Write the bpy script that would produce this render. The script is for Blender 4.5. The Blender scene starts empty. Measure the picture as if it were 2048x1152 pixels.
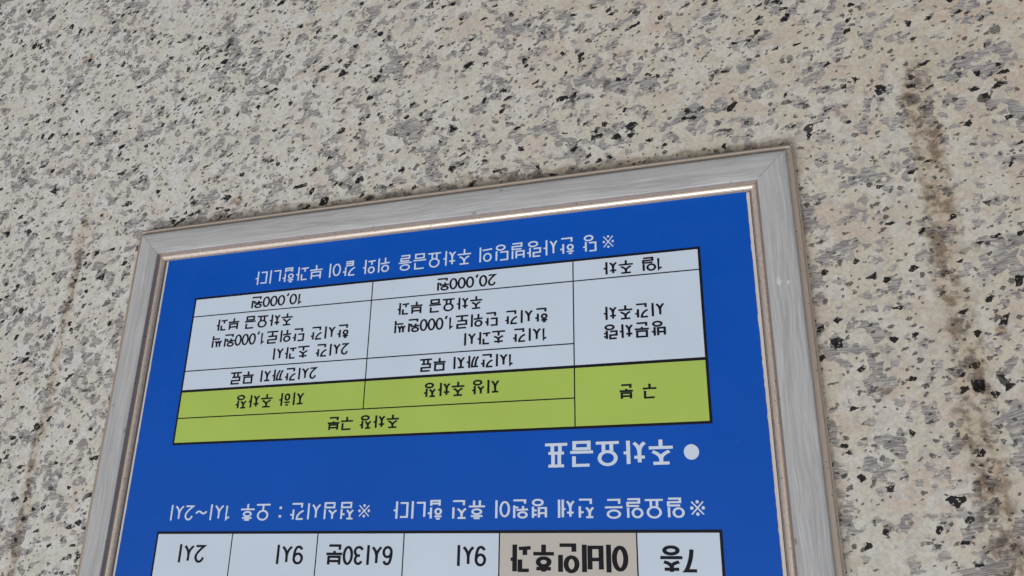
import bpy, math, random
from mathutils import Vector, Matrix
from mathutils.geometry import delaunay_2d_cdt

random.seed(11)
scene = bpy.context.scene
COL = scene.collection
Z0 = 1.45                      # height of the lower edge of the fee table above the pavement (m)

# ------------------------------------------------------------------ camera
# the photograph was taken with the phone upside down, so the camera is rolled half a turn
cam_data = bpy.data.cameras.new('camera')
cam_data.sensor_width = 36.0
cam_data.lens = 28.05
cam_data.clip_start = 0.01
cam_data.clip_end = 200.0
camera = bpy.data.objects.new('camera', cam_data)
COL.objects.link(camera)
right = Vector((-0.9542468, 0.29871678, -0.01346611))
up = Vector((-0.08991851, -0.32961067, -0.93982523))
back = Vector((-0.28518014, -0.89561437, 0.34139009))
camera.matrix_world = Matrix((
    (right.x, up.x, back.x, -0.32184292),
    (right.y, up.y, back.y, -0.70744112),
    (right.z, up.z, back.z, 0.29307662 + Z0),
    (0, 0, 0, 1)))
scene.camera = camera

# ------------------------------------------------------------------ sky and sun (bright overcast)
SUN_DIR = Vector((0.14, -0.66, 0.74)).normalized()
world = bpy.data.worlds.new('World')
scene.world = world
world.use_nodes = True
wt = world.node_tree
sky = wt.nodes.new('ShaderNodeTexSky')
sky.sky_type = 'NISHITA'
sky.sun_disc = False
sky.sun_elevation = math.asin(SUN_DIR.z)
sky.sun_rotation = math.atan2(SUN_DIR.x, SUN_DIR.y)
sky.air_density = 1.0
sky.dust_density = 2.0
sky.ozone_density = 1.0
wbg = next(n for n in wt.nodes if n.type == 'BACKGROUND')
wt.links.new(sky.outputs[0], wbg.inputs['Color'])
wbg.inputs['Strength'].default_value = 0.132

sun_data = bpy.data.lights.new('sun', 'SUN')
sun_data.energy = 1.3
sun_data.angle = math.radians(27)
sun_data.color = (1.0, 0.975, 0.94)
sun = bpy.data.objects.new('sun', sun_data)
COL.objects.link(sun)
sun.rotation_euler = (-SUN_DIR).to_track_quat('-Z', 'Y').to_euler()
sun.location = (0, -3, Z0 + 4)

vs = scene.view_settings
vs.view_transform = 'Standard'
vs.look = 'None'
vs.gamma = 1.0
vs.use_curve_mapping = False
vs.exposure = 0.0

# ------------------------------------------------------------------ node helpers
class Mat:
    """a material whose node tree is written as expressions"""
    def __init__(self, name):
        self.m = bpy.data.materials.new(name)
        self.m.use_nodes = True
        self.t = self.m.node_tree
        self.bsdf = next(n for n in self.t.nodes if n.type == 'BSDF_PRINCIPLED')

    def new(self, kind, **props):
        n = self.t.nodes.new(kind)
        for k, v in props.items():
            setattr(n, k, v)
        return n

    def put(self, sock, v):
        if isinstance(v, bpy.types.NodeSocket):
            self.t.links.new(v, sock)
        else:
            sock.default_value = v

    def math(self, op, a, b=0.0, c=0.0, clamp=False):
        n = self.new('ShaderNodeMath', operation=op, use_clamp=clamp)
        for i, v in enumerate((a, b, c)):
            self.put(n.inputs[i], v)
        return n.outputs[0]

    def add(self, a, b): return self.math('ADD', a, b)
    def sub(self, a, b): return self.math('SUBTRACT', a, b)
    def mul(self, a, b): return self.math('MULTIPLY', a, b)
    def mx(self, a, b): return self.math('MAXIMUM', a, b)

    def step(self, v, lo, hi, out0=0.0, out1=1.0, smooth=True):
        n = self.new('ShaderNodeMapRange', clamp=True)
        n.interpolation_type = 'SMOOTHSTEP' if smooth else 'LINEAR'
        self.put(n.inputs['Value'], v)
        self.put(n.inputs['From Min'], lo); self.put(n.inputs['From Max'], hi)
        self.put(n.inputs['To Min'], out0); self.put(n.inputs['To Max'], out1)
        return n.outputs['Result']

    def coords(self):
        return self.new('ShaderNodeTexCoord').outputs['Object']

    def xyz(self, v):
        n = self.new('ShaderNodeSeparateXYZ'); self.put(n.inputs[0], v)
        return n.outputs[0], n.outputs[1], n.outputs[2]

    def vec(self, x, y, z=0.0):
        n = self.new('ShaderNodeCombineXYZ')
        for i, v in enumerate((x, y, z)):
            self.put(n.inputs[i], v)
        return n.outputs[0]

    def noise(self, v, scale, detail=2.0, rough=0.5, dist=0.0, color=False):
        n = self.new('ShaderNodeTexNoise', noise_dimensions='2D')
        self.put(n.inputs['Vector'], v)
        n.inputs['Scale'].default_value = scale
        n.inputs['Detail'].default_value = detail
        n.inputs['Roughness'].default_value = rough
        n.inputs['Distortion'].default_value = dist
        return n.outputs['Color' if color else 'Fac']

    def voronoi(self, v, scale, metric='EUCLIDEAN', feature='F1', rnd=1.0):
        n = self.new('ShaderNodeTexVoronoi', voronoi_dimensions='2D', distance=metric, feature=feature)
        self.put(n.inputs['Vector'], v)
        n.inputs['Scale'].default_value = scale
        n.inputs['Randomness'].default_value = rnd
        return n

    def vmath(self, op, a, b):
        n = self.new('ShaderNodeVectorMath', operation=op)
        self.put(n.inputs[0], a); self.put(n.inputs[1], b)
        return n.outputs[0]

    def warp(self, v, scale, amount, detail=2.0):
        """v shifted by a colour noise of the given amount (same unit as v)"""
        c = self.noise(v, scale, detail, 0.6, 0.0, True)
        c = self.vmath('SUBTRACT', c, (0.5, 0.5, 0.5))
        n = self.new('ShaderNodeVectorMath', operation='SCALE')
        self.put(n.inputs[0], c); n.inputs['Scale'].default_value = amount
        return self.vmath('ADD', v, n.outputs[0])

    def mix(self, f, a, b, blend='MIX'):
        n = self.new('ShaderNodeMix', data_type='RGBA', blend_type=blend)
        self.put(n.inputs[0], f)
        for i, v in ((6, a), (7, b)):
            self.put(n.inputs[i], v if isinstance(v, bpy.types.NodeSocket) else (*v, 1.0))
        return n.outputs[2]

    def bump(self, h, dist, strength=1.0):
        n = self.new('ShaderNodeBump')
        n.inputs['Strength'].default_value = strength
        n.inputs['Distance'].default_value = dist
        self.put(n.inputs['Height'], h)
        self.put(self.bsdf.inputs['Normal'], n.outputs[0])

    def out(self, color=None, rough=None, spec=None, metal=None):
        for k, v in (('Base Color', color), ('Roughness', rough), ('Specular IOR Level', spec), ('Metallic', metal)):
            if v is not None:
                if k == 'Base Color' and not isinstance(v, bpy.types.NodeSocket):
                    v = (*v, 1.0)
                self.put(self.bsdf.inputs[k], v)
        return self.m


def granite():
    M = Mat('speckled_granite')
    x, y, z = M.xyz(M.coords())
    p = M.vec(x, z)
    # the crystals are drawn out a little along a slanting direction
    c, s = math.cos(math.radians(24)), math.sin(math.radians(24))
    a = M.add(M.mul(x, c), M.mul(z, s))
    b = M.sub(M.mul(z, c), M.mul(x, s))
    q = M.vec(M.mul(a, 0.93), M.mul(b, 1.07))

    def cells(scale, wscale, wamt, off, detail=3, sx=1.0):
        """random colours of irregular angular crystals"""
        v = M.vmath('ADD', M.warp(q, wscale, wamt, detail), (off, off * 0.7 + 1.3, 0))
        if sx != 1.0: v = M.vmath('MULTIPLY', v, (sx, 1.0, 1.0))
        n = M.voronoi(v, scale)
        r = M.new('ShaderNodeSeparateColor'); M.put(r.inputs[0], n.outputs['Color'])
        return r.outputs[0], r.outputs[1], r.outputs[2], n.outputs['Distance']

    # feldspar: cream, pinkish and grey-white crystals; the slab turns tan towards one side, with light falloff painted in
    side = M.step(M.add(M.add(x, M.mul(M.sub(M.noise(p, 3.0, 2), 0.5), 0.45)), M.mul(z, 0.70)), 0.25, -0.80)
    ra, rb_, rc, _d = cells(38, 70, 0.016, 0.0)
    n1 = M.noise(q, 24, 3, 0.55)
    pink = M.step(M.add(M.add(M.mul(n1, 0.9), M.mul(ra, 0.30)), M.mul(side, 0.14)), 0.66, 0.86)
    white = M.step(M.add(M.noise(M.vmath('ADD', q, (4.0, 9.0, 0)), 40, 3, 0.6), M.mul(rb_, 0.22)), 0.58, 0.72)
    base = M.mix(pink, G_CREAM, G_PINK)
    base = M.mix(white, base, G_WHITE)
    base = M.mix(side, base, M.mix(1.0, base, G_TAN_FALLOFF, 'MULTIPLY'))
    # fine mottling and tiny cracks inside the feldspar
    mott = M.noise(q, 230, 4, 0.7)
    base = M.mix(M.step(mott, 0.42, 0.66), base, M.mix(1.0, base, (0.84, 0.84, 0.83), 'MULTIPLY'))
    base = M.mix(M.step(M.noise(q, 420, 3, 0.65), 0.60, 0.74, 0.0, 0.5), base, (0.78, 0.78, 0.76))
    grit = M.noise(M.vmath('ADD', q, (6.0, 2.0, 0)), 360, 2, 0.6)
    base = M.mix(M.step(grit, 0.64, 0.76, 0.0, 0.6), base, (0.30, 0.295, 0.29))
    # pale translucent grains
    t1, t2, t3, td = cells(120, 160, 0.0060, 67.0, 4)
    pale = M.mul(M.step(t1, 0.60, 0.62), M.step(M.noise(q, 140, 3, 0.65), 0.36, 0.60))
    base = M.mix(M.mul(pale, M.step(t2, 0.0, 1.0, 0.10, 0.50)), base, G_GRAIN)
    # translucent grey quartz, scored by the saw along the slab
    clump = M.noise(q, 15, 3, 0.55)
    ck = M.mul(M.sub(clump, 0.5), 0.80)
    q1, q2, q3, qd = cells(88, 150, 0.0050, 11.0, 4)
    big = M.step(M.add(q1, ck), 0.815, 0.83)
    s1, s2, s3, sd = cells(150, 210, 0.0050, 17.0, 4)
    small = M.step(M.add(s1, M.mul(ck, 0.8)), 0.845, 0.865)
    gnaw = M.step(M.add(M.noise(q, 170, 3, 0.65), M.mul(M.sub(clump, 0.5), 0.3)), 0.36, 0.46)
    quartz = M.mul(M.mx(big, M.mul(small, 0.85)), gnaw)
    st = M.vec(M.mul(x, 0.10), M.add(M.add(z, M.mul(x, -0.06)), M.mul(M.noise(q, 30, 1), 0.010)))
    streak = M.noise(st, 700, 2, 0.65)
    gcol = M.mix(M.step(streak, 0.42, 0.60), G_QDARK, G_QLIGHT)
    gcol = M.mix(M.mul(q3, 0.5), gcol, M.mix(1.0, gcol, (1.12, 1.04, 1.0), 'MULTIPLY'))
    col = M.mix(M.mul(quartz, M.step(streak, 0.52, 0.68, 1.0, 0.75)), base, gcol)
    # black mica flecks in three sizes, gathered around the quartz
    near = M.mul(M.step(M.noise(M.vmath('ADD', q, (1.0, 5.0, 0)), 30, 3, 0.6), 0.46, 0.70), 0.022)
    black = None
    for scale, cut, wsc, wam, off, g0 in ((136, 0.988, 190, 0.0040, 23.0, 0.29), (215, 0.974, 300, 0.0032, 31.0, 0.29),
                                          (300, 0.966, 420, 0.0024, 43.0, 0.29), (520, 0.968, 800, 0.0015, 57.0, 0.30)):
        k1, k2, k3, kd = cells(scale, wsc, wam, off, 3, 0.85)
        gn = M.step(M.noise(M.vmath('ADD', q, (off, 1.0, 0)), scale * 2.2, 2, 0.6), g0, g0 + 0.08)
        m = M.mul(M.step(M.add(k1, near), cut, cut + 0.012), gn)
        if scale > 250: m = M.mul(m, 0.78)
        black = m if black is None else M.mx(black, m)
    col = M.mix(M.mul(black, 0.97), col, M.mix(M.step(M.noise(q, 300, 2), 0.55, 0.75), (0.005, 0.0055, 0.0075), (0.030, 0.031, 0.036)))
    # small rust spots
    rust = M.step(M.noise(M.vmath('ADD', q, (2.0, 7.0, 0)), 21, 2, 0.5), 0.755, 0.80, 0.0, 0.5)
    col = M.mix(rust, col, (0.62, 0.36, 0.20), 'MULTIPLY')
    # run-off stains: two vertical dribbles and the damp edge under the board
    blot = M.noise(p, 70, 4, 0.62)
    wob = M.mul(M.sub(M.noise(M.vec(M.mul(x, 0.3), z), 14, 3), 0.5), 0.030)
    edge = M.mul(M.sub(M.noise(p, 120, 3, 0.6), 0.5), 0.012)
    d_l = M.add(M.math('ABSOLUTE', M.sub(M.add(x, wob), -0.4855)), edge)
    band_l = M.mul(M.step(d_l, 0.006, 0.018, 1.0, 0.0), M.step(z, -0.19, -0.13))
    d_r = M.add(M.math('ABSOLUTE', M.sub(M.add(x, M.mul(wob, 0.6)), 0.4705)), edge)
    band_r = M.mul(M.step(d_r, 0.003, 0.010, 1.0, 0.0), M.step(z, -0.185, -0.10))
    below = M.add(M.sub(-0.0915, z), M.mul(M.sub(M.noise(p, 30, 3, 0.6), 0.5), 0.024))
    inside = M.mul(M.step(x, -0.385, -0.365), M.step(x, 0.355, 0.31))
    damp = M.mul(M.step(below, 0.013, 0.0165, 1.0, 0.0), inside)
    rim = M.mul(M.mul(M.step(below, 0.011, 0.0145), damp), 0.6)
    bands = M.mx(band_l, band_r)
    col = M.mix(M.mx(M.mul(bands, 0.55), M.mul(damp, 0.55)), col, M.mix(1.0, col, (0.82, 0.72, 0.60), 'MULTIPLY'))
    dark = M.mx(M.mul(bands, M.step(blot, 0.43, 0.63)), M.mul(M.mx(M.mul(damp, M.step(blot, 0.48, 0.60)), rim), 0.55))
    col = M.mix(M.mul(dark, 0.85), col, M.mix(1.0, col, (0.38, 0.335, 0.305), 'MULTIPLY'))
    h = M.sub(M.mul(mott, 0.5), M.mul(black, 0.6))
    M.bump(h, 0.0004, 0.4)
    return M.out(col, 0.55, 0.18)


G_CREAM = (0.662, 0.634, 0.550)
G_WHITE = (0.700, 0.692, 0.638)
G_PINK = (0.645, 0.578, 0.505)
G_TAN_FALLOFF = (0.90, 0.84, 0.75)
G_GRAIN = (0.400, 0.395, 0.370)
G_QDARK = (0.232, 0.224, 0.219)
G_QLIGHT = (0.390, 0.378, 0.360)


def wood():
    M = Mat('grey_washed_wood')
    x, y, z = M.xyz(M.coords())
    v = M.vec(x, M.add(y, M.mul(M.noise(M.vec(x, M.mul(y, 3)), 5.0, 2), 0.018)))
    vx, vy, _ = M.xyz(v)
    g1 = M.noise(M.vec(M.mul(vx, 0.03), vy), 230, 3, 0.6)
    g2 = M.noise(M.vec(M.mul(vx, 0.025), vy), 1100, 3, 0.65)
    g3 = M.noise(M.vec(M.mul(x, 0.12), y), 55, 3, 0.55)
    c = M.mix(M.step(g1, 0.30, 0.70), W_DARK, W_LIGHT)
    c = M.mix(M.step(g2, 0.44, 0.62), M.mix(1.0, c, (0.82, 0.82, 0.82), 'MULTIPLY'), c)
    c = M.mix(M.step(g3, 0.45, 0.75, 0.0, 0.6), c, W_WARM)
    sp = M.voronoi(M.warp(M.vec(M.mul(x, 0.5), y), 300, 0.003), 70)
    r = M.new('ShaderNodeSeparateColor'); M.put(r.inputs[0], sp.outputs['Color'])
    nick = M.step(M.sub(M.step(r.outputs[0], 0.95, 1.0, 0.0, 0.14, False), sp.outputs['Distance']), 0.0, 0.05)
    c = M.mix(M.mul(nick, 0.6), c, (0.20, 0.17, 0.15))
    M.bump(g2, 0.0002, 0.35)
    return M.out(c, 0.7, 0.18)

W_DARK = (0.455, 0.455, 0.445)
W_LIGHT = (0.560, 0.564, 0.555)
W_WARM = (0.52, 0.51, 0.485)


def gilt(name, c0, c1, metal, r0, r1):
    M = Mat(name)
    x, y, z = M.xyz(M.coords())
    v = M.vec(x, y)
    n = M.noise(M.vec(M.mul(x, 0.3), y), 420, 3, 0.6)
    c = M.mix(n, c0, c1)
    sp = M.voronoi(M.warp(v, 700, 0.0008), 420)
    r = M.new('ShaderNodeSeparateColor'); M.put(r.inputs[0], sp.outputs['Color'])
    fl = M.step(M.sub(M.step(r.outputs[0], 0.92, 1.0, 0.0, 0.30, False), sp.outputs['Distance']), 0.0, 0.08)
    c = M.mix(M.mul(fl, 0.85), c, (0.06, 0.045, 0.04))
    M.bump(M.sub(M.mul(M.noise(M.vec(M.mul(x, 0.15), y), 500, 2), 0.4), fl), 0.0001, 0.12)
    return M.out(c, M.step(n, 0.3, 0.7, r0, r1), 0.5, M.mul(M.sub(1.0, fl), metal))


def print_mat(name, col, rough=0.42, spec=0.35, var=0.04):
    M = Mat(name)
    x, y, z = M.xyz(M.coords())
    v = M.vec(x, z)
    n = M.noise(v, 9, 3, 0.6)
    dk = tuple(k * (1 - var * 2) for k in col)
    c = M.mix(n, dk, tuple(min(1, k * (1 + var)) for k in col))
    sp = M.voronoi(M.warp(v, 900, 0.0006), 60)
    r = M.new('ShaderNodeSeparateColor'); M.put(r.inputs[0], sp.outputs['Color'])
    dust = M.step(M.sub(M.step(r.outputs[0], 0.965, 1.0, 0.0, 0.05, False), sp.outputs['Distance']), 0.0, 0.02)
    c = M.mix(M.mul(dust, 0.45), c, (0.25, 0.24, 0.24))
    return M.out(c, M.step(M.noise(v, 30, 3), 0.3, 0.7, rough - 0.05, rough + 0.07), spec)


MATS = {
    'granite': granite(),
    'wood': wood(),
    'bead': gilt('champagne_gilding', (0.66, 0.56, 0.46), (0.74, 0.64, 0.54), 0.30, 0.24, 0.32),
    'cove': gilt('taupe_lacquer', (0.27, 0.225, 0.195), (0.36, 0.305, 0.265), 0.1, 0.42, 0.55),
    'trim': gilt('bronze_brown_lacquer', (0.38, 0.315, 0.255), (0.46, 0.39, 0.325), 0.2, 0.36, 0.50),
    'blue': print_mat('blue_print', (0.003, 0.092, 0.500), 0.45, 0.22),
    'white': print_mat('white_print', (0.655, 0.750, 0.855)),
    'white_ink': print_mat('white_lettering', (0.690, 0.780, 0.900)),
    'green': print_mat('yellow_green_print', (0.450, 0.605, 0.115)),
    'beige': print_mat('beige_print', (0.590, 0.555, 0.490)),
    'black': print_mat('black_print', (0.010, 0.010, 0.016), 0.5, 0.2),
    'cream': print_mat('cream_backing', (0.68, 0.63, 0.57)),
}
sealant = Mat('grey_sealant')
MATS['sealant'] = sealant.out(sealant.mix(sealant.noise(sealant.coords(), 60, 3), (0.20, 0.19, 0.185), (0.30, 0.285, 0.275)), 0.7, 0.2)


# ------------------------------------------------------------------ object helpers
def link(name, verts, faces, mat, parent=None, smooth=False):
    me = bpy.data.meshes.new(name)
    me.from_pydata([tuple(v) for v in verts], [], faces)
    me.update()
    me.materials.append(MATS[mat])
    if smooth:
        for p in me.polygons:
            p.use_smooth = True
    o = bpy.data.objects.new(name, me)
    COL.objects.link(o)
    if parent:
        o.parent = parent
    return o


def empty(name, loc, label, category):
    o = bpy.data.objects.new(name, None)
    o.empty_display_size = 0.05
    COL.objects.link(o)
    o.location = loc
    o['label'] = label
    o['category'] = category
    return o


def box(x0, x1, y0, y1, z0, z1):
    v = [(x, y, z) for x in (x0, x1) for y in (y0, y1) for z in (z0, z1)]
    f = [(0, 1, 3, 2), (4, 6, 7, 5), (0, 4, 5, 1), (2, 3, 7, 6), (0, 2, 6, 4), (1, 5, 7, 3)]
    return v, f


# ------------------------------------------------------------------ granite wall
WALL_Y = 0.006
WALL_BASE = 0.20
wall = empty('granite_wall', (0, WALL_Y, WALL_BASE),
             'cream granite wall with black flecks and two brown water stains, behind the blue notice board', 'wall')
def slab(z0, z1):
    v, f = box(-3.2, 3.2, 0.0, 0.03, z0, z1)
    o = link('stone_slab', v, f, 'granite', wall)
    o.location = (0, 0, Z0 - WALL_BASE)        # local coordinates: metres from the table's lower edge
    return o
JOINT = -0.5190
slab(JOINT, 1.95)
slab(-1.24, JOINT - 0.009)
v, f = box(-3.2, 3.2, 0.0015, 0.028, JOINT - 0.0089, JOINT - 0.0001)
joint = link('sealant_joint', v, f, 'sealant', wall)
joint.location = (0, 0, Z0 - WALL_BASE)

# ------------------------------------------------------------------ framed notice board
FX, FB, FT = 0.3265, -0.0478, 0.4600         # half width, bottom and top of the frame opening
BASE_Z = Z0 + FB - 0.0455
board = empty('notice_board', (0, 0, BASE_Z),
              'blue notice board with Korean parking fee table, grey wood frame, hung on granite wall', 'notice board')
DZ = Z0 - BASE_Z                              # local shift: z = 0 at the table's lower edge

# cream backing board and the blue printed sheet with its slightly ragged cut edge
v, f = box(-FX - 0.0024, FX + 0.0024, 0.0004, 0.0055, FB - 0.0024, FT + 0.0024)
o = link('backing_board', v, f, 'cream', board); o.location.z = DZ
rim = []
n = 150
for i in range(n + 1):
    rim.append((-FX + 0.0004 + random.uniform(0, 1) ** 3 * 0.0005, FB - 0.003 + (FT - FB + 0.006) * i / n))
for i in range(n + 1):
    rim.append((FX - 0.0004 - random.uniform(0, 1) ** 4 * 0.0003, FT + 0.003 - (FT - FB + 0.006) * i / n))
blue_panel = link('blue_panel', [(x, 0.0, z) for x, z in rim] + [(x, 0.0004, z) for x, z in rim],
                  [tuple(range(len(rim)))[::-1]] + [(i, (i + 1) % len(rim), len(rim) + (i + 1) % len(rim), len(rim) + i) for i in range(len(rim))],
                  'blue', board)
blue_panel.location.z = DZ
bpy.context.view_layer.update()


def arc(cx, cy, rx, ry, a0, a1, n):
    return [(cx + rx * math.cos(math.radians(a0 + (a1 - a0) * i / n)), cy + ry * math.sin(math.radians(a0 + (a1 - a0) * i / n))) for i in range(n + 1)]

# moulding section: u outwards from the opening, h towards the viewer
SEC_LIP = [(0.0030, -0.0010), (0.0030, 0.0015), (0.0033, 0.0019), (0.0037, 0.0018), (0.0040, 0.0011)]
SEC_BEAD = [(0.0040, 0.0011), (0.0042, 0.0020), (0.0048, 0.0030), (0.0057, 0.0038), (0.0066, 0.0043), (0.0075, 0.0045), (0.0081, 0.0043), (0.0085, 0.0037)]
SEC_COVE = [(0.0085, 0.0037), (0.0089, 0.0041), (0.0094, 0.0056), (0.0100, 0.0073), (0.0104, 0.0082)]
SEC_FACE = [(0.0104, 0.0082), (0.0107, 0.0086), (0.0115, 0.0089), (0.0180, 0.0091), (0.0270, 0.0090), (0.0350, 0.0085), (0.0371, 0.0080), (0.0380, 0.0070), (0.0382, 0.0058)]
SEC_TRIM = [(0.0382, 0.0058), (0.0388, 0.0050), (0.0402, 0.0044), (0.0420, 0.0043), (0.0428, 0.0050), (0.0434, 0.0050), (0.0438, 0.0040), (0.0440, 0.0020),
            (0.0446, 0.0018), (0.0450, 0.0028), (0.0455, 0.0028), (0.0458, 0.0018), (0.0459, -0.0059)]


def moulding(name, sec, half, mat, parent, gap=0.0):
    """a length of moulding along local X; its ends are mitred at 45 degrees"""
    K = 24
    verts, faces = [], []
    m = len(sec)
    for k in range(K + 1):
        t = -1 + 2 * k / K
        for u, h in sec:
            verts.append((t * (half + u - gap), u, h))
    for k in range(K):
        for j in range(m - 1):
            a = k * m + j
            faces.append((a, a + m, a + m + 1, a + 1))
    o = link(name, verts, faces, mat, parent, smooth=True)
    return o


def rail(centre, outward, half):
    yl = Vector(outward); zl = Vector((0, -1, 0)); xl = yl.cross(zl)
    face = moulding('frame_rail', SEC_FACE, half, 'wood', board, 0.00018)
    face.matrix_local = Matrix(((xl.x, yl.x, zl.x, centre[0]), (xl.y, yl.y, zl.y, 0), (xl.z, yl.z, zl.z, centre[1] + DZ), (0, 0, 0, 1)))
    moulding('gilded_bead', SEC_BEAD, half, 'bead', face, 0.0001)
    moulding('inner_cove', SEC_COVE, half, 'cove', face, 0.0001)
    moulding('inner_lip', SEC_LIP, half, 'cove', face, 0.0001)
    moulding('outer_trim', SEC_TRIM, half, 'trim', face, 0.00005)
    return face

mid = (FB + FT) / 2
rail((0, FB), (0, 0, -1), FX)
rail((0, FT), (0, 0, 1), FX)
chipped = rail((-FX, mid), (-1, 0, 0), (FT - FB) / 2)
rail((FX, mid), (1, 0, 0), (FT - FB) / 2)

# two places on this rail where the grey wash has flaked off
for cx, cu, ra, rb2 in ((0.0440, 0.0195, 0.0036, 0.0026), (0.0458, 0.0276, 0.0028, 0.0016)):
    pts = []
    for i in range(11):
        t = 2 * math.pi * i / 11
        k = random.uniform(0.45, 1.25)
        pts.append((cx - mid + ra * k * math.cos(t), cu + rb2 * k * math.sin(t), 0.00918))
    link('flaked_spot', pts, [tuple(range(11))], 'cream', chipped)

# ------------------------------------------------------------------ a monoline gothic alphabet
def bez(p0, p1, p2, n=8):
    return [((1 - t) ** 2 * p0[0] + 2 * t * (1 - t) * p1[0] + t * t * p2[0],
             (1 - t) ** 2 * p0[1] + 2 * t * (1 - t) * p1[1] + t * t * p2[1]) for t in (i / n for i in range(n + 1))]

def ring(x0, y0, x1, y1, n=28):
    return arc((x0 + x1) / 2, (y0 + y1) / 2, (x1 - x0) / 2, (y1 - y0) / 2, 90, 450, n)[:-1] + ['closed']

def legs(top, knee):
    return [[(0.5, top)] + bez((0.5, knee), (0.47, knee * 0.42), (0.0, 0.0)), bez((0.5, knee + 0.06), (0.53, knee * 0.42), (1.0, 0.0))]

JAMO = {
    'ㄱ': [[(0, 1), (1, 1), (1, 0)]],
    'ㄱv': [[(0, 1), (0.95, 1)] + bez((0.95, 0.9), (0.85, 0.3), (0, 0))],
    'ㄴ': [[(0, 1), (0, 0), (1, 0)]],
    'ㄷ': [[(1, 1), (0, 1), (0, 0), (1, 0)]],
    'ㄹ': [[(0, 1), (1, 1), (1, 0.52), (0, 0.52), (0, 0), (1, 0)]],
    'ㅁ': [[(0, 0), (0, 1), (1, 1), (1, 0), 'closed']],
    'ㅂ': [[(0, 1), (0, 0), (1, 0), (1, 1)], [(0, 0.55), (1, 0.55)]],
    'ㅅ': legs(1.0, 0.58),
    'ㅇ': [ring(0, 0, 1, 1)],
    'ㅈ': [[(0.02, 1), (0.98, 1)]] + legs(1.0, 0.62),
    'ㅊ': [[(0.5, 1.0), (0.5, 0.72)], [(0.02, 0.74), (0.98, 0.74)]] + legs(0.74, 0.45),
    'ㅌ': [[(1, 1), (0, 1), (0, 0), (1, 0)], [(0, 0.5), (1, 0.5)]],
    'ㅍ': [[(0, 1), (1, 1)], [(0, 0), (1, 0)], [(0.3, 1), (0.3, 0)], [(0.7, 1), (0.7, 0)]],
    'ㅎ': [[(0.24, 1), (0.76, 1)], [(0, 0.76), (1, 0.76)], ring(0.12, 0, 0.88, 0.54)],
    'ㅎt': [[(0.5, 1.0), (0.5, 0.78)], [(0, 0.78), (1, 0.78)], ring(0.12, 0, 0.88, 0.58)],
}
JAMO['ㄲ'] = [[(x * 0.46, y) for x, y in JAMO['ㄱv'][0]], [(0.50 + x * 0.50, y) for x, y in JAMO['ㄱv'][0]]]
JAMO['ㅆ'] = [[(x * 0.54, y) for x, y in s] for s in JAMO['ㅅ']] + [[(0.46 + x * 0.54, y) for x, y in s] for s in JAMO['ㅅ']]
CHO = 'ㄱㄲㄴㄷㄸㄹㅁㅂㅃㅅㅆㅇㅈㅉㅊㅋㅌㅍㅎ'
JUNG = 'ㅏㅐㅑㅒㅓㅔㅕㅖㅗㅘㅙㅚㅛㅜㅝㅞㅟㅠㅡㅢㅣ'
JONG = ['', 'ㄱ', 'ㄲ', 'ㄳ', 'ㄴ', 'ㄵ', 'ㄶ', 'ㄷ', 'ㄹ', 'ㄺ', 'ㄻ', 'ㄼ', 'ㄽ', 'ㄾ', 'ㄿ', 'ㅀ', 'ㅁ', 'ㅂ', 'ㅄ', 'ㅅ', 'ㅆ', 'ㅇ', 'ㅈ', 'ㅊ', 'ㅋ', 'ㅌ', 'ㅍ', 'ㅎ']


def place(j, x0, y0, x1, y1):
    return [[q if q == 'closed' else (x0 + q[0] * (x1 - x0), y0 + q[1] * (y1 - y0)) for q in s] for s in JAMO[j]]


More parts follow.
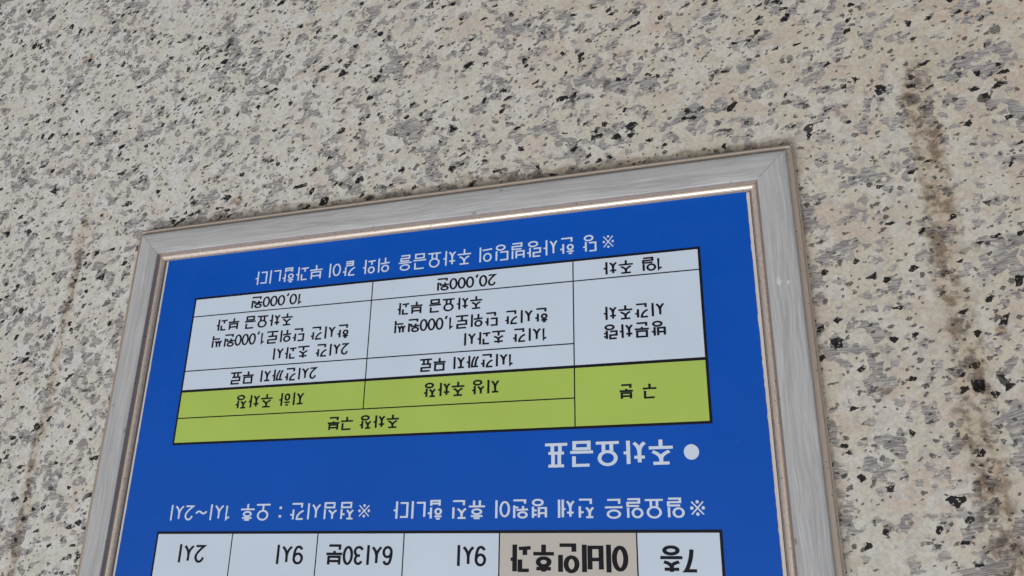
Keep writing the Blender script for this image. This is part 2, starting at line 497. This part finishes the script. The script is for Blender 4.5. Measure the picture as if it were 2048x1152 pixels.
def syllable(ch, tick):
    n = ord(ch) - 0xAC00
    c, v, f = CHO[n // 588], JUNG[n % 588 // 28], JONG[n % 28]
    S = []
    tall = v in 'ㅏㅑㅓㅕㅣㅐㅔ'
    flat = v in 'ㅗㅛㅜㅠㅡ'
    if c == 'ㅎ' and tick: cc = 'ㅎt'
    elif c == 'ㄱ' and tall: cc = 'ㄱv'
    else: cc = c
    if tall:
        y0, y1 = ((0.52 if f == 'ㄹ' else 0.46), 0.98) if f else (0.10, 0.90)
        vb = (0.46 if f == 'ㄹ' else 0.38) if f else 0.0
        xr = {'ㅣ': 0.56, 'ㅏ': 0.50, 'ㅑ': 0.50, 'ㅓ': 0.46, 'ㅕ': 0.46, 'ㅔ': 0.44, 'ㅐ': 0.44}[v]
        if c in 'ㄲㅆ': xr += 0.06
        S += place(cc, 0.04, y0, xr, y1 if c not in 'ㅊㅎ' else y1 + 0.04)
        vx = {'ㅣ': 0.82, 'ㅏ': 0.74, 'ㅑ': 0.74}.get(v, 0.82)
        if c in 'ㄲㅆ': vx += 0.02
        my = (vb + 1.0) / 2 + 0.02
        if v in 'ㅣㅏㅑㅓㅕ': S.append([(vx, 1.0), (vx, vb)])
        if v == 'ㅏ': S.append([(vx, my), (vx + 0.20, my)])
        if v == 'ㅑ': S += [[(vx, my + 0.12), (vx + 0.20, my + 0.12)], [(vx, my - 0.12), (vx + 0.20, my - 0.12)]]
        if v == 'ㅓ': S.append([(vx, my), (vx - 0.22, my)])
        if v == 'ㅕ': S += [[(vx, my + 0.12), (vx - 0.22, my + 0.12)], [(vx, my - 0.12), (vx - 0.22, my - 0.12)]]
        if v == 'ㅔ': S += [[(0.68, 0.97), (0.68, vb)], [(0.90, 1.0), (0.90, vb)], [(0.68, my), (0.52, my)]]
        if v == 'ㅐ': S += [[(0.66, 0.97), (0.66, vb)], [(0.88, 1.0), (0.88, vb)], [(0.66, my), (0.88, my)]]
        if f:
            if f == 'ㅇ': S += place('ㅇ', 0.24, 0.0, 0.82, 0.31)
            elif f == 'ㄴ': S += place('ㄴ', 0.18, 0.02, 0.86, 0.26)
            elif f == 'ㄹ': S += place(f, 0.20, 0.0, vx + 0.02, 0.37)
            else: S += place(f, 0.20, 0.0, vx, 0.28)
    elif flat:
        if f:
            S += place(cc, 0.16, 0.64 if f == 'ㄹ' else 0.60, 0.84, 1.0)
            by = {'ㅡ': 0.50 if f == 'ㄹ' else 0.43, 'ㅜ': 0.45, 'ㅠ': 0.45, 'ㅗ': 0.38, 'ㅛ': 0.38}[v]
            S.append([(0.0, by), (1.0, by)])
            if v == 'ㅜ': S.append([(0.5, by), (0.5, 0.30)])
            if v == 'ㅗ': S.append([(0.5, by), (0.5, 0.58)])
            if f == 'ㅇ': S += place('ㅇ', 0.20, 0.0, 0.80, 0.28)
            elif f == 'ㄴ': S += place('ㄴ', 0.18, 0.02, 0.86, 0.24)
            elif f == 'ㄹ': S += place(f, 0.18, 0.0, 0.82, 0.37)
            else: S += place(f, 0.18, 0.0, 0.82, 0.28)
        else:
            low = v in 'ㅜㅠ'
            S += place(cc, 0.15, 0.50 if low else 0.44, 0.85, 1.0)
            by = 0.34 if low else 0.06
            S.append([(0.0, by), (1.0, by)])
            if v == 'ㅜ': S.append([(0.5, by), (0.5, 0.0)])
            if v == 'ㅠ': S += [[(0.32, by), (0.32, 0.0)], [(0.68, by), (0.68, 0.0)]]
            if v == 'ㅗ': S.append([(0.5, by), (0.5, 0.40)])
            if v == 'ㅛ': S += [[(0.33, by), (0.33, 0.42)], [(0.67, by), (0.67, 0.42)]]
    else:
        vb = 0.30 if f else 0.0
        cy0 = 0.68 if f else (0.54 if v in 'ㅝㅟ' else 0.46)
        if v == 'ㅘ': cy0 = 0.56 if not f else 0.70
        S += place(cc, 0.08, cy0, 0.52 if v == 'ㅘ' else 0.58, 0.98 if f else 0.96)
        vx = 0.78 if v == 'ㅘ' else 0.84
        S.append([(vx, 1.0), (vx, vb)])
        if v == 'ㅘ':
            by = 0.40 if f else 0.12
            S += [[(0.0, by), (0.58, by + 0.03)], [(0.28, by), (0.28, by + 0.27)], [(vx, 0.55), (0.98, 0.55)]]
        elif v == 'ㅝ':
            by = 0.53 if f else 0.38
            S += [[(0.0, by), (0.70, by + 0.03)], [(0.30, by), (0.30, by - (0.19 if f else 0.34))], [(vx, by - 0.11), (vx - 0.26, by - 0.11)]]
        elif v == 'ㅟ':
            S += [[(0.0, 0.36), (0.70, 0.40)], [(0.34, 0.37), (0.34, 0.0)]]
        elif v == 'ㅢ':
            S += [[(0.0, 0.17), (0.68, 0.22)]]
        if f == 'ㄴ': S += place('ㄴ', 0.18, 0.02, 0.90, 0.20)
        elif f: S += place(f, 0.18, 0.0, 0.86, 0.22)
    return S, 0.0, 1.0


B, T = 0.10, 0.95
def digit(ch):
    H = T - B
    if ch == '0': return [ring(0.05, B, 0.53, T, 32)], 0.0, 0.58
    if ch == '1': return [[(0.10, T - 0.14), (0.24, T - 0.08), (0.30, T), (0.30, B)]], 0.0, 0.44
    if ch == '2':
        return [arc(0.29, B + 0.68 * H, 0.22, 0.32 * H, 172, -12, 14) + bez((0.49, B + 0.56 * H), (0.40, B + 0.34 * H), (0.06, B)) + [(0.54, B)]], 0.0, 0.60
    if ch == '3':
        return [arc(0.27, B + 0.75 * H, 0.20, 0.25 * H, 160, -90, 14), arc(0.27, B + 0.26 * H, 0.24, 0.26 * H, 90, -160, 14), [(0.18, B + 0.51 * H), (0.30, B + 0.51 * H)]], 0.0, 0.58
    if ch == '6':
        return [ring(0.06, B, 0.52, B + 0.58 * H), arc(0.30, B + 0.70 * H, 0.21, 0.30 * H, 25, 110, 8) + bez((0.20, B + 0.97 * H), (0.06, B + 0.80 * H), (0.06, B + 0.29 * H))], 0.0, 0.58
    if ch == '9':
        return [ring(0.06, B + 0.42 * H, 0.52, T), arc(0.28, B + 0.30 * H, 0.21, 0.30 * H, 205, 290, 8) + bez((0.38, B + 0.03 * H), (0.52, B + 0.20 * H), (0.52, B + 0.71 * H))], 0.0, 0.58
    if ch == '7':
        return [[(0.04, T), (0.52, T)] + bez((0.50, T - 0.02), (0.26, B + 0.5 * H), (0.24, B))], 0.0, 0.60


def glyph(ch, tick=False):
    if '가' <= ch <= '힣': return syllable(ch, tick)
    if ch.isdigit(): return digit(ch)
    if ch == ',': return [[(0.15, B + 0.10), (0.15, B - 0.02), (0.06, B - 0.16)]], 0.0, 0.30
    if ch == ':': return [[(0.0, 0.22), (0.001, 0.36)], [(0.0, 0.70), (0.001, 0.84)]], 0.0, 0.1
    if ch == '~': return [bez((0.0, 0.44), (0.16, 0.66), (0.34, 0.52), 6) + bez((0.36, 0.50), (0.54, 0.34), (0.70, 0.58), 6)], 0.0, 0.82
    if ch == '※':
        dot = lambda x, y: ('dot', x, y)
        return [[(0, 0), (1, 1)], [(0, 1), (1, 0)], dot(0.5, 0.02), dot(0.5, 0.98), dot(0.02, 0.5), dot(0.98, 0.5)], 0.0, 1.0


def stroke_quads(pts, closed, wx, wz):
    """mitred quads along a polyline, pen wx wide and wz high"""
    P = [Vector((p[0] / wx, p[1] / wz)) for p in pts]
    Q = [P[0]]
    for p in P[1:]:
        if (p - Q[-1]).length > 1e-4: Q.append(p)
    if closed and (Q[0] - Q[-1]).length < 1e-4: Q.pop()
    n = len(Q)
    L, R = [], []
    for i in range(n):
        a = Q[i - 1] if (closed or i > 0) else None
        c = Q[(i + 1) % n] if (closed or i < n - 1) else None
        d1 = (Q[i] - a).normalized() if a is not None else None
        d2 = (c - Q[i]).normalized() if c is not None else None
        if d1 is None: d1 = d2
        if d2 is None: d2 = d1
        n1 = Vector((-d1.y, d1.x)); n2 = Vector((-d2.y, d2.x))
        m = (n1 + n2)
        m = m.normalized() if m.length > 1e-3 else n1
        k = 0.5 / max(0.42, m.dot(n1))
        L.append(Q[i] + m * k); R.append(Q[i] - m * k)
    quads = []
    for i in range(n if closed else n - 1):
        j = (i + 1) % n
        quads.append([R[i], R[j], L[j], L[i]])
    return [[(q.x * wx, q.y * wz) for q in quad] for quad in quads]


def covers(p, c):
    hit = False
    for i in range(len(p)):
        a, b = p[i - 1], p[i]
        if (a.y > c.y) != (b.y > c.y) and c.x < (b.x - a.x) * (c.y - a.y) / (b.y - a.y) + a.x:
            hit = not hit
    return hit


def union(polys):
    """flat union of overlapping polygons -> verts, faces"""
    verts, faces = [], []
    for p in polys:
        area = sum(p[i][0] * p[(i + 1) % len(p)][1] - p[(i + 1) % len(p)][0] * p[i][1] for i in range(len(p)))
        if area < 0: p = p[::-1]
        b = len(verts)
        verts += [Vector(q) for q in p]
        faces.append(list(range(b, b + len(p))))
    ov, oe, of, _, _, _ = delaunay_2d_cdt(verts, [], faces, 0, 1e-4)
    quads = [[verts[i] for i in fc] for fc in faces]
    keep = []
    for fc in of:
        c = sum((ov[i] for i in fc), Vector((0, 0))) / len(fc)
        if any(covers(p, c) for p in quads):
            keep.append(fc)
    return ov, keep


def write(segments, wx, wz, mat, parent, y, name='lettering', tick=False):
    """segments: (text, x0, x1, zb, zt) in mm; every segment is fitted to its measured extent"""
    verts, faces = [], []
    for text, x0, x1, zb, zt in segments:
        if text == '●':
            r = [(x0 + (x1 - x0) * (0.5 + 0.5 * math.cos(2 * math.pi * i / 40)), zb + (zt - zb) * (0.5 + 0.5 * math.sin(2 * math.pi * i / 40))) for i in range(40)]
            b = len(verts); verts += r; faces.append(tuple(range(b, b + 40)))
            continue
        pen, runs = 0.0, []
        for ch in text:
            if ch == ' ':
                pen += 0.42; continue
            S, g0, g1 = glyph(ch, tick)
            runs.append((pen, S))
            pen += g1 - g0 + (0.13 if '가' <= ch <= '힣' else 0.06)
        xs = [p + q[0] for p, S in runs for s in S if s[0] != 'dot' for q in s if q != 'closed']
        lo, hi = min(xs), max(xs)
        kx = (x1 - x0 - wx) / max(1e-6, hi - lo) if hi - lo > 0.05 else 0.0
        kz = zt - zb - wz
        for p, S in runs:
            polys = []
            for s in S:
                tx = lambda q: (x0 + wx / 2 + (p + q[0] - lo) * kx, zb + wz / 2 + q[1] * kz)
                if s[0] == 'dot':
                    cx, cz = tx((s[1], s[2]))
                    r = 0.66 * wx
                    polys.append([(cx + r * math.cos(2 * math.pi * i / 14), cz + r * math.sin(2 * math.pi * i / 14)) for i in range(14)])
                    continue
                if text == ':':
                    cx = (x0 + x1) / 2
                    a, b_ = zb + s[0][1] * (zt - zb), zb + s[1][1] * (zt - zb)
                    polys.append([(cx - 1.4, a), (cx + 1.4, a), (cx + 1.4, b_), (cx - 1.4, b_)])
                    continue
                closed = s[-1] == 'closed'
                k = 0.62 if text == '※' else 1.0
                polys += stroke_quads([tx(q) for q in s if q != 'closed'], closed, wx * k, wz * k)
            ov, of = union(polys)
            b = len(verts)
            verts += [(q[0], q[1]) for q in ov]
            faces += [tuple(b + i for i in fc) for fc in of]
    o = link(name, [(x / 1000, 0.0, z / 1000) for x, z in verts], faces, mat, parent)
    # faces look towards the viewer (-Y)
    me = o.data
    if me.polygons and sum(p.normal.y * p.area for p in me.polygons) > 0:
        me.flip_normals()
    o.location.y = y
    return o


# ------------------------------------------------------------------ fee table (mm, x to the viewer's right, z up)
Y_GRID, Y_CELL, Y_INK = -0.00025, -0.00045, -0.00060
def sheet(name, x0, x1, z0, z1, y, mat, parent):
    o = link(name, [(x0 / 1000, 0, z0 / 1000), (x1 / 1000, 0, z0 / 1000), (x1 / 1000, 0, z1 / 1000), (x0 / 1000, 0, z1 / 1000)], [(0, 1, 2, 3)], mat, parent)
    o.location.y = y
    return o

OUT, THIN, HEAD = 2.4, 0.62, 1.4            # border, half of a thin rule, half of the heading rule
fee = sheet('fee_table', -280.2, 280.2, -0.2, 165.5, Y_GRID, 'black', board)
fee.location.z = DZ
c0, c1, c2, c3 = -280.2, -158.7, 57.1, 280.2
r0, r1, r2, r3, r4, r5 = -0.2, 22.5, 85.1, 107.5, 137.0, 165.5
EDGE = {c0: OUT, c3: OUT, r0: OUT, r5: OUT, r3: HEAD}
def cell(x0, x1, z0, z1, mat, parent=fee):
    g = lambda v: EDGE.get(v, THIN)
    return sheet('table_cell', x0 + g(x0), x1 - g(x1), z0 + g(z0), z1 - g(z1), Y_CELL - Y_GRID, mat, parent)
cell(c0, c1, r3, r5, 'green')
cell(c1, c3, r4, r5, 'green')
cell(c1, c2, r3, r4, 'green'); cell(c2, c3, r3, r4, 'green')
cell(c0, c1, r1, r3, 'white'); cell(c0, c1, r0, r1, 'white')
for xa, xb in ((c1, c2), (c2, c3)):
    cell(xa, xb, r2, r3, 'white'); cell(xa, xb, r1, r2, 'white'); cell(xa, xb, r0, r1, 'white')

FEE_TEXT = [
    [('구', -234.7, -220.3, 126.7, 141.0), ('분', -213.6, -199.2, 126.5, 141.0)],
    [('주차장 구분', 16.1, 96.4, 143.4, 157.5)],
    [('지상 주차장', -85.8, -6.9, 114.4, 129.3)],
    [('지하 주차장', 125.4, 208.2, 115.3, 130.3)],
    [('방문차량', -244.8, -186.5, 69.1, 84.1), ('시간주차', -245.0, -186.7, 50.7, 65.4)],
    [('1일 주차', -245.0, -187.8, 5.4, 19.9)],
    [('1시간까지 무료', -99.4, -0.8, 89.2, 103.2)],
    [('1시간 초과시', -132.8, -48.0, 65.8, 80.2), ('한시간 단위로1,000원씩', -133.9, 28.6, 46.8, 61.6), ('주차요금 부과', -67.1, 27.4, 27.8, 42.3)],
    [('20,000원', -79.8, -15.6, 5.6, 19.9)],
    [('2시간까지 무료', 114.0, 219.2, 89.3, 103.6)],
    [('2시간 초과시', 79.5, 168.6, 65.8, 80.2), ('한시간 단위로1,000원씩', 80.0, 248.4, 46.3, 61.3), ('주차요금 부과', 148.6, 246.5, 27.6, 42.2)],
    [('10,000원', 140.3, 204.7, 5.3, 19.5)],
]
for seg in FEE_TEXT:
    write(seg, 2.20, 1.72, 'black', fee, Y_INK - Y_GRID)

# ------------------------------------------------------------------ opening-hours table above it
hours = sheet('hours_table', -281.6, 281.6, 253.4, 302.2, Y_GRID, 'black', board)
hours.location.z = DZ
EDGE.update({-281.6: OUT, 281.6: OUT, 253.4: OUT, 302.2: OUT})
xs = [-281.6, -210.8, -88.3, 4.6, 94.8, 190.5, 281.6]
for i in range(6):
    cell(xs[i], xs[i + 1], 253.4, 302.2, 'beige' if i == 1 else 'white', hours)
dy = Y_INK - Y_GRID
write([('7층', -261.1, -228.1, 265.9, 288.0)], 3.5, 2.5, 'black', hours, dy)
write([('이비인후과', -203.1, -96.9, 264.0, 289.2)], 4.3, 2.9, 'black', hours, dy, tick=True)
write([('9시', -76.3, -48.7, 264.9, 284.9)], 2.7, 2.2, 'black', hours, dy)
write([('6시30분', 15.1, 85.2, 265.2, 284.8)], 2.7, 2.2, 'black', hours, dy)
write([('9시', 108.6, 137.8, 265.0, 284.8)], 2.7, 2.2, 'black', hours, dy)
write([('2시', 220.3, 250.9, 264.6, 284.2)], 2.7, 2.2, 'black', hours, dy)

# ------------------------------------------------------------------ white writing on the blue sheet
Y_WHITE = -0.00025
write([('●', -267.1, -254.3, 182.6, 195.8), ('주차요금표', -246.8, -128.7, 176.4, 199.3)], 3.4, 2.6, 'white_ink', blue_panel, Y_WHITE)
write([('※', -199.5, -188.6, -21.6, -8.8), ('당', -182.4, -168.2, -24.4, -6.4), ('한사랑빌딩의', -160.6, -61.4, -24.5, -6.7),
       ('주차요금을', -53.1, 29.6, -24.7, -7.1), ('위와', 38.4, 71.2, -24.9, -7.3), ('같이', 79.1, 110.7, -25.0, -7.5),
       ('부과합니다', 118.4, 203.9, -25.1, -7.8)], 1.80, 1.50, 'white_ink', blue_panel, Y_WHITE)
write([('※', -268.8, -256.9, 229.8, 241.9), ('일요일은', -252.1, -183.1, 227.1, 244.1), ('전체', -175.0, -142.1, 226.6, 243.7),
       ('병원이', -132.2, -83.8, 226.4, 243.6), ('휴진', -75.0, -41.6, 226.2, 243.5), ('합니다', -32.9, 17.9, 226.0, 243.4)],
      2.15, 1.65, 'white_ink', blue_panel, Y_WHITE)
write([('※', 41.5, 53.8, 229.2, 240.9), ('점심시간', 58.3, 128.5, 226.6, 243.2), (':', 137.4, 140.6, 226.5, 243.2),
       ('오후', 150.0, 185.5, 226.4, 243.3), ('1시~2시', 196.6, 268.4, 226.2, 243.3)], 2.0, 1.65, 'white_ink', blue_panel, Y_WHITE)
